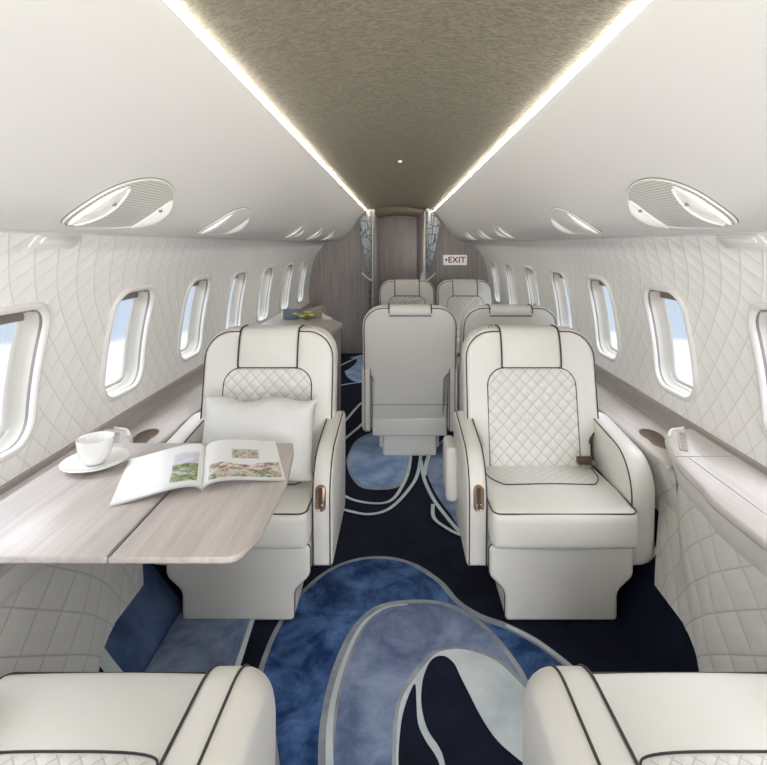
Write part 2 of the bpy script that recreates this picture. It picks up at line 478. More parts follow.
# headliner, ceiling, cove strips
HP = [(.965, .036), (.93, .040), (.87, .043), (.80, .050), (.75, .062), (.70, .088), (.66, .122), (.61, .173), (.56, .23), (.50, .30), (.45, .365), (.415, .412), (.408, .425)]
HPd = smooth(HP, 4)
XL, XR = .40, .43
for sgn, nm in ((-1, 'trim_10'), (1, 'trim_11')):  # bead added to give the bright highlight line and cover the joint gap
    mb = MB(); mb.tube([(sgn*.967*T(y), y, EYE+.036) for y in [-1.6+.3*i for i in range(27)] if y < ENDY], .0065, n=8)
    struct(mb.build(nm, rimmat), 'thin white bead added as a highlight line between the quilted wall and the headliner')
def head_pt(u, p, sgn, dep=0.0):
    x, h = p; top = XL if sgn < 0 else XR
    t = (.965-x)/(.965-.408)
    xx = x+(top-.40)*t*t
    k = T(u)+(1-T(u))*min(1, t*1.1)
    return (sgn*xx*k, u, EYE+h)
def build_headliner(sgn, name):
    mb = MB(); us = [-1.6+.3*i for i in range(27)]; us[-1] = ENDY+.02 if us[-1] < ENDY else us[-1]
    us = [u for u in us if u < ENDY]+[ENDY+.02]
    mb.grid([[head_pt(u, p, sgn) for u in us] for p in HPd])
    return struct(mb.build(name, headmat, sharp=60), 'smooth glossy white sloping headliner')
build_headliner(-1, 'ceiling_side_left'); build_headliner(1, 'ceiling_side_right')
mb = MB()
def ceil_z(x):
    t = min(1, abs(x)/(XL if x < 0 else XR)); return EYE+.437+.058*(1-t*t)
xs = [-XL-.014]+[-XL+(XL+XR)*i/24 for i in range(25)]+[XR+.014]
CE = 7.6
mb.grid([[(x, y, ceil_z(x)-(0 if y < 6.3 else .055*(y-6.3)/1.3)) for x in xs] for y in [-1.6+.5*i for i in range(16)]+[6.3, 7.0, CE]])
struct(mb.build('ceiling', ceilm), 'arched taupe textured ceiling panel')
for sgn, X, n in ((-1, XL, 1), (1, XR, 2)):
    mb = MB(); x0 = X+.011
    mb.grid([[(sgn*x0, -1.6, EYE+.4265), (sgn*x0, ENDY, EYE+.4265)], [(sgn*x0, -1.6, EYE+.438), (sgn*x0, ENDY, EYE+.438)]])
    tag(mb.build('cove_light_strip', led), 'glowing cove light strip along the %s edge of the taupe ceiling' % ('left' if sgn < 0 else 'right'), 'light', 'cove light strips')

# ------------------------------------------------------------------ floor
def fl(px, py, z=0.0):
    d = F*(EYE-z)/(py-PY); return ((px-PX)*d/F, d)
FW = .785
mb = MB(); lay = [0]
def layer(px_pts, mi, k=6, closed=True, conv=None):
    lay[0] += 1; z = .0006*lay[0]
    pts = [fl(*p) for p in px_pts]
    pts = smooth(pts, k, True) if k else pts
    pts = [(min(max(x, -FW+.001), FW-.001), y) for x, y in pts]
    mb.face(mb.ring([(x, y, z) for x, y in pts]), mi)
def ribbon(px_pts, wpx, mi, k=6):
    lay[0] += 1; z = .0006*lay[0]
    pts = smooth([fl(*p) for p in px_pts], k); n = len(pts); L = []; R = []
    for i, (x, y) in enumerate(pts):
        a = Vector(pts[max(i-1, 0)]); b = Vector(pts[min(i+1, n-1)]); t = (b-a).normalized(); w = 0 if isinstance(wpx, tuple) else wpx/2
        if isinstance(wpx, tuple): w = (wpx[0]+(wpx[1]-wpx[0])*i/(n-1))/2
        cl = lambda q: min(max(q, -FW+.001), FW-.001)
        L.append((cl(x-t.y*w), y+t.x*w, z)); R.append((cl(x+t.y*w), y-t.x*w, z))
    mb.bridge(mb.ring(L), mb.ring(R), False, mi)
def Z9(x, y): return (240+x/2.256, 460+y/2.256)
mb.box(-FW, FW, -1.6, 7.7, -.05, 0, 0)
MATS = [navy, blue, slate, pale, greyc, sky_c]
S1 = [Z9(*p) for p in ((85, 720), (70, 600), (45, 500), (62, 430), (90, 370), (130, 310), (200, 250), (270, 224), (340, 222), (400, 240), (450, 275), (490, 320), (540, 355), (600, 378), (660, 408), (710, 443), (760, 485), (830, 560), (900, 700), (900, 900), (600, 1100), (300, 1100), (110, 900))]
layer(S1, 1)
ribbon([Z9(*p) for p in ((85, 720), (70, 600), (45, 500), (62, 430), (90, 370), (130, 310), (200, 250), (270, 224), (340, 222), (400, 240), (450, 275), (490, 320), (540, 355), (600, 378), (660, 408), (710, 443), (760, 485), (830, 560), (900, 700))], .017, 4)
ribbon([Z9(*p) for p in ((395, 238), (450, 275), (490, 320), (540, 352), (600, 374), (660, 404), (710, 439), (760, 480))], .022, 4)
ribbon([Z9(*p) for p in ((600, 374), (660, 404), (710, 439), (760, 480), (830, 560))], .014, 3)
S2 = [Z9(*p) for p in ((176, 760), (176, 688), (180, 600), (200, 500), (230, 420), (260, 370), (300, 335), (350, 320), (420, 317), (480, 328), (530, 355), (580, 400), (620, 450), (650, 500), (700, 620), (720, 900), (500, 1100), (200, 1000))]
layer(S2, 4)
S2b = [Z9(*p) for p in ((215, 760), (212, 688), (216, 600), (232, 510), (258, 430), (285, 375), (320, 342), (360, 328), (420, 325), (478, 336), (526, 363), (574, 408), (612, 458), (642, 510), (690, 620), (700, 900), (500, 1080), (240, 1000))]
layer(S2b, 2)
ribbon([Z9(*p) for p in ((205, 760), (202, 688), (203, 600), (216, 520), (242, 440), (272, 380), (305, 348), (338, 333), (378, 328))], (.022, .006), 3)
S3g = [Z9(*p) for p in ((342, 760), (343, 688), (346, 600), (358, 535), (384, 490), (412, 455), (436, 434), (480, 424), (525, 428), (585, 452), (650, 515), (720, 600), (760, 800), (600, 1000), (400, 1000))]
layer(S3g, 4)
S3 = [Z9(*p) for p in ((352, 760), (352, 688), (355, 600), (366, 540), (392, 498), (422, 460), (446, 438), (482, 430), (520, 434), (580, 458), (644, 520), (712, 605), (750, 800), (600, 990), (400, 990))]
layer(S3, 3)
layer([Z9(*p) for p in ((358, 700), (362, 610), (372, 560), (388, 518), (396, 512), (398, 550), (402, 600), (420, 640), (440, 670), (452, 700), (470, 790), (380, 790))], 0, 4)
layer([Z9(*p) for p in ((464, 700), (450, 655), (424, 615), (411, 570), (409, 530), (415, 490), (432, 455), (458, 446), (482, 462), (497, 492), (517, 532), (547, 590), (582, 640), (632, 684), (720, 760), (700, 900), (500, 900))], 0, 4)
# patterns further down the aisle
layer([(348, 456), (347, 466), (351, 478), (362, 489), (384, 491), (400, 487), (408, 474), (410, 458), (405, 440), (380, 432), (358, 440)], 4, 5)
layer([(350, 456), (349, 466), (353, 476), (364, 486), (384, 488), (398, 484), (406, 472), (407, 458), (402, 442), (380, 434), (360, 442)], 5, 5)
layer([(426, 462), (427, 475), (433, 490), (442, 505), (452, 518), (466, 540), (480, 535), (480, 480), (470, 450), (440, 445)], 2, 5)
ribbon([(336, 492), (352, 501), (374, 505), (391, 502), (402, 488), (409, 470), (412, 445)], .019, 3)
ribbon([(334, 508), (350, 513), (370, 516), (390, 510), (408, 492), (418, 474), (422, 445)], .019, 3)
ribbon([(421, 462), (424, 480), (433, 500), (446, 518), (458, 532), (470, 543)], .020, 3)
ribbon([(433, 506), (434, 520), (448, 531), (462, 538)], .018, 3)
ribbon([(446, 440), (430, 455), (424, 478)], .024, 3)
layer([(344, 362), (346, 376), (356, 383), (370, 381), (380, 365), (372, 356), (356, 357)], 5, 5)
layer([(330, 366), (338, 361), (350, 359), (357, 361), (352, 368), (340, 374), (328, 372)], 0, 4)
ribbon([(318, 380), (338, 368), (352, 361), (362, 356)], .028, 3)
ribbon([(318, 392), (335, 388), (350, 385), (375, 382)], .025, 3)
ribbon([(320, 446), (344, 424), (361, 405), (380, 392)], .022, 3)
ribbon([(322, 465), (345, 441), (362, 426), (380, 405)], .022, 3)
# blue border on the left by the wall
layer([(176, 600), (262, 600), (240, 672), (233, 700), (150, 700), (110, 700)], 3, 0)
layer([(150, 604), (257, 604), (235, 670), (225, 706), (120, 706)], 2, 0)
struct(mb.build('floor', MATS, sharp=30), 'navy carpet with large swirling blue, grey and pale shapes')

# carpeted riser on each side
RP = smooth([(FW, 0), (.86, .09), (.93, .19), (.985, .29), (1.03, .42)], 4)
for sgn, nm in ((-1, 'trim_1'), (1, 'trim_2')):
    mb = MB(); ys = [-1.6, 0, 1.0, 1.3, 1.47, 1.515, 1.60, 1.7, 1.86, 1.9, 2.4, 4, ENDY]
    rows = [[(sgn*x*T(y) if x > FW else sgn*x, y, z) for y in ys] for x, z in RP]
    R = [mb.ring(r) for r in rows]
    for i in range(len(R)-1):
        for j in range(len(ys)-1):
            m = 0
            if sgn < 0 and 1.515 < ys[j+1] <= 1.86: m = 1
            if sgn < 0 and abs(ys[j+1]-1.515) < .001: m = 2
            if sgn < 0 and 1.57 < ys[j+1] <= 1.60: m = 1
            mb.face((R[i][j], R[i][j+1], R[i+1][j+1], R[i+1][j]), m)
    struct(mb.build(nm, [navy, carpet('blue_riser_carpet_%s' % nm, (.035, .06, .14), (.09, .14, .27), 6), pale]), 'carpeted side riser')

# wood band + low side ledge (continuous per side)
for sgn, nm in ((-1, 'trim_3'), (1, 'trim_4')):
    mb = MB(); ys = [-1.6+.4*i for i in range(20)]; ys = [y for y in ys if y < ENDY]+[ENDY]
    pr = [(1.172, -.708), (1.160, -.712), (1.158, -.722), (1.135, -.775), (1.128, -.782)]
    mb.grid([[(sgn*x*T(y), y, EYE+h) for y in ys] for x, h in pr])
    struct(mb.build(nm, bandm, sharp=30), 'dark wood band below the quilted wall')
for sgn, nm in ((-1, 'trim_5'), (1, 'trim_6')):
    mb = MB()
    ys = [1.78, 2.0, 2.2, 2.5, 2.6, 3.2, 3.9, 4.6, 5.3, ENDY]
    def xin(y): return .960 if y < 2.55 else 1.02
    pr = [(1.132, -.780), (0, -.780), (-.006, -.784), (-.008, -.792), (-.006, -.80)]
    rows = []
    for k, (x, h) in enumerate(pr):
        rows.append([(sgn*(x if k == 0 else xin(y)+x)*T(y), y, EYE+h) for y in ys])
    mb.grid(rows)
    rear = [-1.6, -.5, .5, 1.05]; mb.grid([[(sgn*a, y, b) for y in rear] for a, b in ((1.132, .55), (1.005, .55), (1.0, .53), (1.01, .28))])
    struct(mb.build(nm, woodl, sharp=40), 'pale wood side ledge')
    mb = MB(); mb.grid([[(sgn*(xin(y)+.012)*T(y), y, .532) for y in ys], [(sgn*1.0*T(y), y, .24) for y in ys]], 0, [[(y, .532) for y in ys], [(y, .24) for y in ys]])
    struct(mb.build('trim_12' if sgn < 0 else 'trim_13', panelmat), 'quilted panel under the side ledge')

# raised side console near the camera
EDGE = smooth([(1.03, .91), (1.12, .906), (1.20, .905), (1.28, .905), (1.40, .903), (1.46, .905), (1.52, .918), (1.62, .930), (1.74, .953), (1.85, .990), (1.93, 1.028), (1.975, 1.065), (1.985, 1.10)], 5)
def make_console(sgn, side):
    root = empty('side_console', (sgn*1.0, 1.0, 0), 'raised pale wood side console curving along the %s wall over a quilted panel' % side, 'console', 'side consoles')
    def X(y): return sgn*y
    TOPZ = .605
    mb = MB()
    prof = [(.0, -.030), (-.008, -.026), (-.012, -.016), (-.009, -.005), (0, 0)]
    rows = [[(X(x+a), y, TOPZ+b) for y, x in EDGE] for a, b in prof]
    rows.append([(X(x+(1.145-x)*.5), y, TOPZ+.002) for y, x in EDGE]); rows.append([(X(1.150), y, TOPZ+.003) for y, x in EDGE])
    mb.grid(rows)
    mb.grid([[(X(x), y, TOPZ-.03) for y, x in EDGE], [(X(x+.02), y, TOPZ-.03) for y, x in EDGE]])
    mb.build('console_top', woodl, root, sharp=50)
    mb = MB(); p = [mb.vert((X(a), 1.031, b)) for a, b in ((.880, .085), (.915, .30), (.925, .49), (.902, .56), (.900, TOPZ-.004), (1.160, TOPZ-.002), (1.160, .40), (1.03, .36), (.97, .20))]; mb.face(p); mb.build('end_cap', woodl, root)
    # raised end lip
    mb = MB(); e = [p for p in EDGE if p[0] > 1.80]
    mb.tube([(X(x+.004), y, TOPZ+.001) for y, x in e if y > 1.9]+[(X(1.12), 1.985, TOPZ+.006)], .007, n=8)
    mb.build('end_lip', whitep, root)
    mb = MB()
    mb.grid([[(X(x+.012+b), y, z) for y, x in EDGE] for b, z in ((-.010, TOPZ-.03), (-.006, TOPZ-.06), (0, TOPZ-.1), (.008, TOPZ-.115))])
    mb.build('fascia', plain('console_fascia', (.80, .79, .75), .45), root)
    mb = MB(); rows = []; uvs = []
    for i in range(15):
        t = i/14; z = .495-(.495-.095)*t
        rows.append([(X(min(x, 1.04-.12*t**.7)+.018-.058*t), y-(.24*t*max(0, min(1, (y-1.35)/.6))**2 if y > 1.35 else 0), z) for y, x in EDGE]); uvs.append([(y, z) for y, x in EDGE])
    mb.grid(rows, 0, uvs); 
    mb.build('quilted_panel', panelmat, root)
    # seam lines of the fold-out table lid
    mb = MB(); 
    mb.tube([(X(.985), y, TOPZ+.0018) for y, x in EDGE if y < 1.727], .0009, n=4)
    mb.tube([(X(.948), 1.727, TOPZ+.001), (X(1.145), 1.727, TOPZ+.003)], .0009, n=4)
    mb.build('lid_seam', gasket, root)
    return root
make_console(-1, 'left'); make_console(1, 'right')
for sgn, side in ((-1, 'left'), (1, 'right')):
    z = .6075; an = math.radians(27.4)
    def rp(a, b, c): return (sgn*(1.044+a*math.cos(an)+b*math.sin(an)), 1.857-a*math.sin(an)+b*math.cos(an), c)
    root = empty('outlet_plate', rp(0, 0, z), 'small slotted bronze plate set in the tip of the %s side console' % side, 'vent', 'slotted plates')
    mb = MB(); mb.pad(rounded([(-.0135, -.093), (.0135, -.093), (.0135, .093), (-.0135, .093)], .003, 3), lambda a, b, d: rp(a, b, z+d), [(0, -.001), (0, .002), (.001, .003)]); mb.build('plate', plain('bronze_plate_'+side, (.40, .32, .27), .45), root)
    mb = MB()
    for i in range(12):
        c = -.082+i*.0145
        mb.pad([(-.009, c), (.009, c), (.009, c+.006), (-.009, c+.006)], lambda a, b, d: rp(a, b, z+.0025+d), [(0, 0), (0, .0012)])
    mb.build('slot', darkbr, root)
    # cup holder in the low ledge
    cx, cy, z = sgn*1.035, 2.03, .5505
    root = empty('cup_holder', (cx, cy, z), 'dark bronze double cup holder sunk in the %s side ledge beside the seat' % side, 'cup holder', 'cup holders')
    mb = MB()
    out = []
    for k in range(48):
        a = 2*pi*k/48; r = .058+.022*math.cos(2*a)*1.0
        out.append((cx+.040*math.sin(a)*(1-.28*math.cos(a)**2*0), cy+.105*math.cos(a))) if False else out.append((cx+.75*r*math.sin(a)*1.25, cy+r*1.30*math.cos(a)))
    area = sum(out[i-1][0]*out[i][1]-out[i][0]*out[i-1][1] for i in range(48))
    if area < 0: out = out[::-1]
    mb.pad(out, lambda a, b, d: (a, b, z+d), [(0, 0), (0, .003), (.005, .003), (.008, .001)], caps=(False, True))
    mb.build('well', darkbr, root)
    mb = MB(); mb.tube([(a, b, z+.002) for a, b in out], .0022, True); mb.build('rim', bronze, root)

# ------------------------------------------------------------------ seats
def seat_back_outline(wu=.29, wl=.25):
    p = [(-wl, .225), (wl, .225), (wl, .50), (wu, .555), (wu, .96), (-wu, .96), (-wu, .555), (-wl, .50)]
    return rounded(p, [.03, .03, .03, .03, .125, .125, .03, .03], 8)
def BK(a, b, dep):      # sheared back-rest space
    return (a, .12+(b-.42)*.19+dep, b)
def make_seat(name, mirror=1, narrow=False, rec=.19, slim=False, pocket=False):
    """front of the seat looks towards -y; local origin on the floor"""
    root = empty(name, (0, 0, 0))
    def BK(a, b, dep): return (a, .12+(b-.42)*rec+dep, b)
    ai, am, ao = (.241, .275, .299) if narrow else (.256, .312, .366)
    cw = .24 if narrow else .254
    # pedestal and leg rest
    mb = MB(); mb.sbox(-.17, .17, -.12, .20, 0, .29, .02, 3); mb.build('base', leather, root)
    o = rounded([(-.197, .006), (.197, .006), (.197, .11), (.253, .165), (.253, .272), (-.253, .272), (-.253, .165), (-.197, .11)], [.015, .015, .05, .04, .02, .02, .04, .05], 6)
    mb = MB(); mb.pad(o, lambda a, b, d: (a, -.225+d-.006*(b/.27), b), rl(.30, .014)); lr = mb.build('leg_rest', leather, root)
    mb = MB(); mb.tube([(a, -.225+.013, b) for a, b in offset(o, .0008)], .0026, True); mb.build('piping', piping, lr)
    # cushion
    def crown(w):
        x, y, z = w
        if z > .33:
            z += .012*(1-min(1, (x/.26)**2))*(1-min(1, ((y+.05)/.24)**2))-.02*max(0, (y+.1)/.26)
        if y < -.15: y -= .012*(1-(x/.26)**2)*max(0, 1-((z-.35)/.08)**2)
        return (x, y, z)
    mb = MB(); mb.sbox(-cw, cw, -.28, .155, .285, .415, .026, 10, fn=crown); cu = mb.build('seat_cushion', leather, root, sharp=60)
    mb = MB(); c = rounded([(-cw+.004, -.273), (cw-.004, -.273), (cw-.004, .15), (-cw+.004, .15)], [.03, .03, .01, .01])
    mb.tube([crown((a, b, .4095)) for a, b in c], .0026, True); mb.build('piping', piping, cu)
    # quilted insert of the cushion (trapezoid)
    mb = MB(); rows = []; uvr = []; n = 40
    def qz(x, y, cell=.040):
        A, B = (x+y)/cell, (x-y)/cell
        f = lambda s: abs(s-round(s))*2
        return (f(A)*f(B))**.5
    for j in range(n+1):
        y = -.085+.225*j/n; hw = .150+.075*(j/n)**.6
        row = []
        for i in range(61):
            x = -hw+2*hw*i/60
            row.append((x, y, crown((x, y, .415))[2]+.0005+.0055*qz(x, y)*max(0, min(1, (hw-abs(x))/.01, j/2))))
        rows.append(row); uvr.append([(p[0], p[1]) for p in row])
    mb.grid(rows, 0, uvr); mb.build('quilted_seat_insert', qmat2, cu, sharp=80)
    mb = MB(); hw = .150
    pp = [(-.225, .10), (-.215, .0), (-.185, -.065), (-.150, -.088), (0, -.090), (.150, -.088), (.185, -.065), (.215, .0), (.225, .10)]
    mb.tube([crown((a, b, .4165)) for a, b in smooth(pp, 6)], .0022); mb.build('stitch_line', piping, cu)
    # backrest shell
    o = seat_back_outline(.29, .245 if not narrow else .235)
    mb = MB(); mb.pad(o, BK, rl(.12, .030, 5)); bk = mb.build('backrest', leather, root, sharp=60)
    keep = [p for p in offset(o, -.011)]
    mb = MB()
    fr = [p for p in keep if p[1] > .40]
    # order the open run from right lower to left lower over the top
    mb.tube([BK(a, b, .004) for a, b in fr], .0028); mb.build('piping', piping, bk)
    mb = MB()
    rr_ = [p for p in keep if p[1] > .30]
    mb.tube([BK(a, b, .116) for a, b in rr_], .0028); mb.build('piping', piping, bk)
    # quilted back insert
    qo = rounded([(-.19, .395), (.19, .395), (.19, .797), (-.19, .797)], [.0, .0, .075, .075], 8)
    mb = MB(); rows = []; uvr = []; n = 96; m = 100
    for j in range(m+1):
        z = .395+.402*j/m
        t = max(0, z-(.797-.075)); hw = .19-.075+math.sqrt(max(0, .075**2-t*t))
        row = []
        for i in range(n+1):
            x = -hw+2*hw*i/n
            edge = min(1, (hw-abs(x))/.012, (.797-z)/.012)
            A, B = x/.052+z/.054, x/.052-z/.054
            f = lambda s: abs(s-round(s))*2
            q = (f(A)*f(B))**.5
            row.append(BK(x, z, -.002-.007*q*max(0, edge)))
        rows.append(row); uvr.append([(-hw+2*hw*i/n, z) for i in range(n+1)])
    mb.grid(rows, 0, uvr); qb = mb.build('quilted_back_insert', qmat1, bk, sharp=80)
    mb = MB(); mb.tube([BK(a, b, -.001) for a, b in qo], .0028, True); mb.build('piping', piping, qb)
    # headrest wrapping over the top
    prof = [(-.014, .802), (-.019, .83), (-.020, .87), (-.014, .925), (-.001, .954), (.02, .963), (.07, .965), (.105, .961), (.124, .946), (.130, .92), (.124, .905), (.10, .915), (.02, .94), (.006, .90), (.006, .805)]
    mb = MB(); hw = .127
    secs = [(-hw, .006), (-hw+.004, .002), (-hw+.01, 0), (hw-.01, 0), (hw-.004, .002), (hw, .006)]
    R = []
    for x, ins in secs:
        R.append(mb.ring([BK(x, b, a) for a, b in offset(prof[::-1], -ins)]))
    for i in range(len(R)-1): mb.bridge(R[i], R[i+1])
    mb.face(R[0]); mb.face(R[-1][::-1])
    hd = mb.build('headrest', leather, root, sharp=50)
    mb = MB()
    for s in (-1, 1):
        mb.tube([BK(s*(hw+.001), b, a-.001) for a, b in prof[:10]], .0036)
    mb.tube([BK(x, .801, -.012) for x in (-hw, -.06, 0, .06, hw)], .0030)
    mb.tube([BK(x, .904, .127) for x in (-hw, -.06, 0, .06, hw)], .0030)
    mb.build('piping', piping, hd)
    # rear skirt
    mb = MB(); mb.sbox(-.235, .235, .10, .215, .135, .245, .014, 2); mb.build('rear_skirt', leather, root)
    mb = MB(); mb.tube([BK(x, .335, .1215) for x in (-.24, 0, .24)], .0022); mb.build('stitch_line', gasket, bk)
    # armrests
    am0, ao0 = am, ao
    side = rounded([(-.185, .17), (.25, .17), (.27, .60), (-.205, .556)], [.02, .03, .04, .15], 12)
    for s in (-1, 1):
        mb = MB(); am, ao = am0, ao0; one = False
        def mp(a, b, d, s=s): return (s*(ai+d), a, b)
        if not narrow and slim and s == -mirror: am, ao = .318, .328
        if not narrow and s == mirror: one = True
        if one:
            W_ = ao-ai; lv = [(.006, 0), (0, .006), (.001, .035)]+[(.001+.055*(1-math.cos(t*pi/12)), .035+(W_-.035)*math.sin(t*pi/12)) for t in range(1, 7)]
        elif slim and s == -mirror: lv = [(.006, 0), (0, .006), (0, am-ai), (.003, am-ai+.006), (.010, ao-ai)]
        else: lv = [(.006, 0), (0, .006), (0, am-ai)]+[(.045*(1-math.cos(t*pi/14)), am-ai+(ao-am)*math.sin(t*pi/14)) for t in range(1, 8)]
        mb.pad(side if s > 0 else side, mp, lv)
        ar = mb.build('armrest', leather, root, sharp=50)
        op = [p for p in side]
        # open run from the front bottom over the top to the rear
        i0 = min(range(len(op)), key=lambda i: (op[i][0]+.205)**2+(op[i][1]-.19)**2)
        for dd in ((.003,) if one else (.003, am-ai+.002)):
            mb = MB(); mb.tube([mp(a, b, dd) for a, b in offset(op, .0008)], .0025, True); mb.build('piping', piping, ar)
        if not narrow and s == -mirror:
            xc = s*(ai+am)/2
            mb = MB(); po = rounded([(-.019, -.046), (.019, -.046), (.019, .046), (-.019, .046)], .018, 6)
            cz = .425
            def fy(z):
                i = [q for q in range(len(side)) if side[q][0] < -.05]; L_ = sorted((side[q][1], side[q][0]) for q in i)
                for (z0, y0), (z1, y1) in zip(L_, L_[1:]):
                    if z0 <= z <= z1 and z1 > z0: return y0+(y1-y0)*(z-z0)/(z1-z0)
                return -.2
            mp2 = lambda a, b, d: (xc+a, fy(cz+b)-.001-d, cz+b)
            mb.pad(po, mp2, [(0, -.004), (0, .003), (.002, .0045)]); cp = mb.build('control_plate', bronze, ar)
            mb = MB(); mb.pad(rounded([(-.007, -.03), (.007, -.03), (.007, .03), (-.007, .03)], .006, 4), lambda a, b, d: (xc+a, fy(cz+.008+b)-.0057-d, cz+.008+b), [(0, -.001), (0, .0012)]); mb.build('slot', darkbr, cp)
            mb = MB(); ring = [(xc+.012*math.cos(t*pi/10), fy(cz-.03)-.0065, cz-.030+.012*math.sin(t*pi/10)) for t in range(20)]
            mb.tube(ring, .0022, True); mb.box(xc-.004, xc+.004, fy(cz-.01)-.010, fy(cz-.01)-.004, cz-.034, cz+.004); mb.build('handle', chrome, cp)
    # side pocket behind the inner arm
    if pocket:
        s = -mirror
        mb = MB(); mb.sbox(*sorted((s*(ao0-.045), s*(ao0+.008))), .13, .30, .24, .47, .022, 3); mb.build('side_pocket', leather, root)
    # belt buckle
    s = mirror
    mb = MB(); mb.sbox(*sorted((s*.165, s*.225)), .075, .105, .425, .452, .005, 2); bu = mb.build('seat_belt_buckle', darkbr, root)
    mb = MB(); mb.sbox(*sorted((s*.20, s*.245)), .085, .110, .418, .430, .003, 2); mb.build('strap', gasket, bu)
    # belt guide on top of the back
    s = -mirror
    mb = MB(); pts = [BK(s*.16-.010, .953, .05), BK(s*.16-.007, .967, .05), BK(s*.16, .972, .05), BK(s*.16+.007, .967, .05), BK(s*.16+.010, .953, .05)]
    mb.tube(pts, .0025); mb.sbox(s*.16-.014, s*.16+.014, *(lambda q: (q-.008, q+.012))(BK(0, .955, .05)[1]), .952, .960, .003, 2); mb.build('belt_guide', gasket, root)
    return root
def place(o, x, y, rz, label, group=None):
    o.location = (x, y, 0); o.rotation_euler = (0, 0, rz); tag(o, label, 'seat', group); return o
GS = 'cream leather cabin seats'
sR = make_seat('cabin_seat', 1, slim=True, pocket=True); sL = make_seat('cabin_seat', -1, slim=True)
place(sR, .572, 2.0, 0, 'cream leather seat facing the camera right of the aisle, with an empty quilted cushion', GS)
place(sL, -.567, 2.0, 0, 'cream leather seat facing the camera left of the aisle, holding a silvery pillow', GS)
nR = make_seat('cabin_seat', 1, False, .76); nL = make_seat('cabin_seat', -1, False, .76)
place(nR, -.602, .81, pi, 'nearest seat at bottom left, its cushion and armrest below the open table', GS)
place(nL, .602, .81, pi, 'nearest seat at bottom right, its cushion and armrest cut by the picture corner', GS)
sN = make_seat('cabin_seat', 1, True)
place(sN, .067, 3.37, pi, 'cream seat seen from behind in the middle of the aisle view, showing its smooth back', GS)
place(copy_tree(sN), .672, 3.37, pi, 'cream seat seen from behind, mostly hidden by the right facing seat', GS)
place(copy_tree(sN), .084, 5.08, 0, 'far cream seat left of its pair, facing the camera before the brown door', GS)
place(copy_tree(sN), .690, 5.08, 0, 'far cream seat right of its pair, standing under the EXIT sign', GS)

# ------------------------------------------------------------------ folding table
TZ = .65
root = empty('folding_table', (-.70, 1.42, .60), 'large pale wood fold-out table with a dark centre seam at the left', 'table')
def slab(name, pts, rads, par, mat=woodt, z1=TZ, th=.016):
    mb = MB(); o = rounded(pts, rads, 8)
    mb.pad(o, lambda a, b, d: (a, b, z1-th+d), [(.003, 0), (0, .004), (0, th-.004), (.0015, th-.001), (.004, th)])
    return mb.build(name, mat, par, sharp=35)
slab('table_leaf', [(-.634, 1.10), (-.352, 1.10), (-.325, 1.20), (-.322, 1.45), (-.345, 1.66), (-.365, 1.738), (-.634, 1.738)], [.002, .035, .1, .3, .1, .012, .002], root)
slab('table_leaf', [(-1.06, 1.10), (-.6365, 1.10), (-.6365, 1.738), (-1.06, 1.738)], [.01, .002, .002, .012], root)
mb = MB(); mb.box(-.6365, -.634, 1.104, 1.735, TZ-.014, TZ-.003); mb.build('hinge_seam', black, root)
mb = MB(); mb.sbox(-1.05, -.55, 1.36, 1.46, .6085, TZ-.0165, .004, 2); mb.build('support_rail', whitep, root)

# cup and saucer
cx, cy = -.935, 1.555
root = empty('coffee_cup', (cx, cy, TZ+.012), 'white porcelain cup standing on its saucer', 'cup')
mb = MB(); prof = [(.0, .0), (.026, 0), (.030, .004), (.042, .022), (.049, .045), (.052, .072), (.0515, .076), (.049, .074), (.046, .048), (.038, .022), (.02, .010), (0, .009)]
mb.lathe([(max(r, .0005), z) for r, z in prof], (cx, cy, TZ+.012)); mb.build('bowl', porc, root)
mb = MB(); mb.tube([(cx-.51*a, cy+.86*a, TZ+.012+z) for a, z in smooth([(.049, .060), (.066, .062), (.076, .048), (.068, .030), (.044, .022)], 5)], .0045, n=8); mb.build('handle', porc, root)
mb = MB(); prof = [(.0, .001), (.034, .001), (.036, .004), (.060, .008), (.090, .017), (.094, .020), (.092, .022), (.060, .013), (.034, .009), (0, .0085)]
mb.lathe([(max(r, .0005), z+.0005) for r, z in prof], (cx, cy, TZ), 48)
tag(mb.build('saucer', porc), 'wide white porcelain saucer on the table under the cup', 'saucer')

# magazine
S = Vector((-.54, 1.385)); U = Vector((-.33, .944)); Rv = Vector((.944, .33))
root = empty('open_magazine', (S.x, S.y, TZ), 'open magazine with white pages and garden and house photos lying on the table', 'magazine')
def page_z(s, side):     # s: distance from the spine
    t = min(s/.222, .9999)
    return TZ+.0052+(.024 if side > 0 else .022)*math.sin(min(1, t*1.0)**.55*pi)*(1-t)**.35+.004*(1-t)
def mk_page(side, name, dz=0, mats=None, rule=None, nn=44, mm=50, grow=0):
    mb = MB(); R = []
    for j in range(mm+1):
        b = -grow+(.30+2*grow)*j/mm
        R.append(mb.ring([(*(S+Rv*(side*s)+U*b), page_z(s, side)+dz) for s in [(.222+grow)*i/nn for i in range(nn+1)]]))
    for j in range(mm):
        for i in range(nn):
            m = rule((i+.5)/nn, (j+.5)/mm) if rule else 0
            mb.face((R[j][i], R[j][i+1], R[j+1][i+1], R[j+1][i]), m)
    return mb.build(name, mats or paper, root, sharp=80)
def rule_r(a, b):
    if .06 < a < .97 and .04 < b < .16: return 1 if (a*3 % 1) < .5 else 4
    if .06 < a < .97 and .16 <= b < .36+.05*math.sin(a*9): return 2
    if .36 < a < .72 and .47 < b < .72: return 4
    return 0
def rule_l(a, b):
    if .06 < a < .38 and .10 < b < .50: return 1
    if .06 < a < .38 and .50 <= b < .78: return 2
    return 0
mk_page(1, 'right_page', .0, [paper, ph_green, ph_house, ph_sky, ph_small], rule_r)
mk_page(-1, 'left_page', .0, [paper, ph_green, ph_sky], rule_l)
